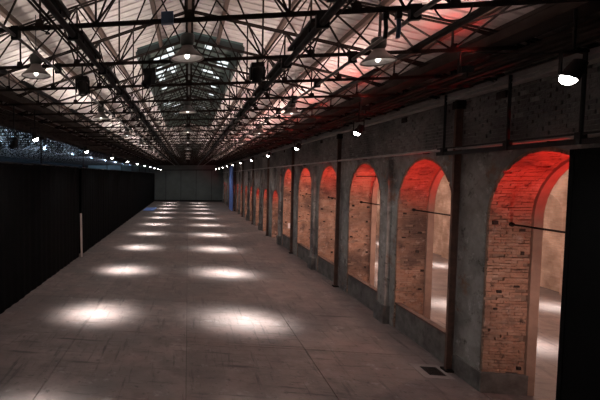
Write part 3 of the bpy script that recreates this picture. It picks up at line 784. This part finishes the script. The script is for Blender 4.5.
rows_p = [7.45 + 5.775 * i for i in range(8)]
for i, y in enumerate(rows_p):
    pendant(-2.69, y, 6.28, f'grey bell pendant lamp under the left roof slope, {ordn(i + 1)} from the camera')
    pendant(2.96, y, 6.30, f'grey bell pendant lamp under the right roof slope, {ordn(i + 1)} from the camera')
    yy = y - 0.5
    pendant(-0.03, yy + (0 if i else 0), 6.34, f'grey bell pendant lamp under the ridge, {ordn(i + 1)} from the camera')

# ---- moving-head stage lights
def stage_light(loc, tilt, pan, label):
    t = thing('stage_light', loc, label, 'stage light', 'stage lights hung from the trusses'); t.scale = (0.74, 0.74, 0.74)
    MB().box((-0.02, -0.02, 0.22), (0.02, 0.02, (CH - 0.02 - loc[2]) / 0.74)).build('clamp', 'blacksteel', t)
    MB().box((-0.14, -0.11, 0.13), (0.14, 0.11, 0.23)).build('base', 'blacksteel', t)
    R_ = Matrix.Rotation(pan, 4, 'Z')
    y_ = MB()
    for s in (-1, 1): y_.obox(R_ @ Vector((s * 0.15, 0, 0.0)), R_.to_3x3() @ Vector((0.018, 0, 0)), R_.to_3x3() @ Vector((0, 0.05, 0)), Vector((0, 0, 0.15)))
    y_.build('yoke', 'blacksteel', t)
    q = R_ @ Matrix.Rotation(tilt, 4, 'X')
    hd = MB().lathe([(0.05, 0.16), (0.11, 0.14), (0.13, 0.05), (0.13, -0.02), (0.105, -0.12), (0.115, -0.20), (0.10, -0.20), (0.095, -0.18)], 16, q).build('head', 'blacksteel', t)
    MB().lathe([(0.098, -0.185), (0.06, -0.195), (0.0, -0.20)], 16, q).build('lens', 'lens_off', hd)
stage_light((-1.86, 7.505, 6.08), math.radians(-25), 0.4, 'black moving stage light hung left of the ridge, leftmost of three')
stage_light((-0.67, 7.505, 6.17), math.radians(-38), -0.9, 'black moving stage light hung close left of the ridge lamp')
stage_light((1.12, 7.505, 6.20), math.radians(8), 0.2, 'large black stage light hung right of the ridge pointing down')
stage_light((-4.75, 11.355, 5.4), math.radians(-45), -0.7, 'black stage light hung over the left curtains')

# ---- small boxes and cables on the trusses
bx = thing('junction_box', (-0.27, TR_Y0 - 0.11, CH - 0.02), 'small blue-grey junction box on the nearest truss chord', 'box')
MB().box((-0.075, -0.045, -0.05), (0.075, 0.045, 0.085)).build('body', 'bluebox', bx); MB().box((-0.06, -0.055, -0.035), (0.06, -0.045, 0.07)).build('lid', 'bluebox', bx)
for j, x in enumerate((2.28, 2.42)):
    cb = thing('cable_clamp', (x, TR_Y0 - 0.01, CH - 0.34), f'dark hanging clamp on the nearest chord, {("left", "right")[j]} one of a pair', 'clamp', 'clamps on the nearest chord')
    MB().box((-0.03, -0.03, 0.22), (0.03, 0.03, 0.30)).build('jaw', 'blacksteel', cb); MB().tube([(0, 0, 0), (0.01, 0, 0.12), (0, 0, 0.24)], 0.025, 8).build('body', 'bluebox' if j else 'blacksteel', cb)
for i, (pts, lb) in enumerate([
        ([(2.75, 5.5, 6.44), (2.85, 5.5, 6.30), (3.0, 5.5, 6.27), (3.12, 5.5, 6.33), (3.16, 5.5, 6.44)], 'loop of black cable hanging from the nearest truss chord'),
        ([(1.58, 6.2, 6.28), (1.66, 6.2, 6.20), (1.64, 6.2, 6.10), (1.70, 6.2, 6.06)], 'short cable end dangling from the right lighting pipe'),
        ([(-2.0, 5.5, 6.44), (-1.8, 5.5, 6.36), (-1.85, 5.5, 6.36), (-1.75, 5.5, 6.44)], 'slack black cable by the left lighting pipe'),
        ([(4.3, 7.45, 6.40), (4.7, 7.2, 6.30), (5.2, 7.0, 6.24), (5.6, 6.9, 6.3)], 'thin black cable strung to the right wall')]):
    P = [Vector(p) for p in pts]; Q = []
    for j in range(len(P) - 1):
        a, b_, c, d = P[max(j - 1, 0)], P[j], P[j + 1], P[min(j + 2, len(P) - 1)]
        for u in range(5):
            s = u / 5; Q.append(0.5 * ((2 * b_) + (c - a) * s + (2 * a - 5 * b_ + 4 * c - d) * s * s + (3 * b_ - a - 3 * c + d) * s ** 3))
    Q.append(P[-1])
    tag(MB().tube(Q, 0.009, 6).build('cable', 'blacksteel'), lb, 'cable')

# ================================================================ SMALL THINGS
g = thing('floor_grate', (5.58, 10.68, 0), 'square iron drain grate in the floor beside the nearest pier', 'grate')
MB().box((-0.30, -0.40, 0), (0.32, 0.36, 0.006)).build('cement_patch', 'gratebed', g)
MB().box((-0.13, -0.24, 0.006), (0.22, 0.2, 0.012)).build('frame', 'grate', g)
for i in range(8): MB().box((-0.11 + i * 0.041, -0.22, 0.012), (-0.09 + i * 0.041, 0.18, 0.02)).build('bar', 'steel', g)
pp = MB().box((-0.13, -0.006, -0.17), (0.13, 0.0, 0.17)).build('paper_notice', 'paper', None, (6.55, arch_y(5) + 1.27, 1.3)); tag(pp, 'white paper notice fixed to the brick inside an arch', 'notice')
bp_ = thing('blue_lit_board', (5.7, 57.2, 0), 'tall panel coloured as blue light by the arcade wall far down the hall', 'panel')  # blue light on far drapes, painted onto a board
MB().box((-0.06, 0, 0), (0.06, 3.4, 5.9)).build('board', 'bluelight', bp_)
for yy in (0, 1.7, 3.3): MB().box((-0.09, yy, 0), (-0.06, yy + 0.1, 5.9)).build('batten', 'bluelight', bp_)
bm2 = thing('blue_light_strip', (-5.3, 56, 0), 'low strip coloured as blue light on the floor at the far left', 'light patch')  # blue light on the floor, painted as a low raised strip
MB().box((-0.5, 0, 0), (0.9, 5, 0.06)).build('pad', 'bluelight', bm2); MB().box((-0.52, -0.02, 0), (0.92, 0.03, 0.07)).build('edging', 'bluelight', bm2)
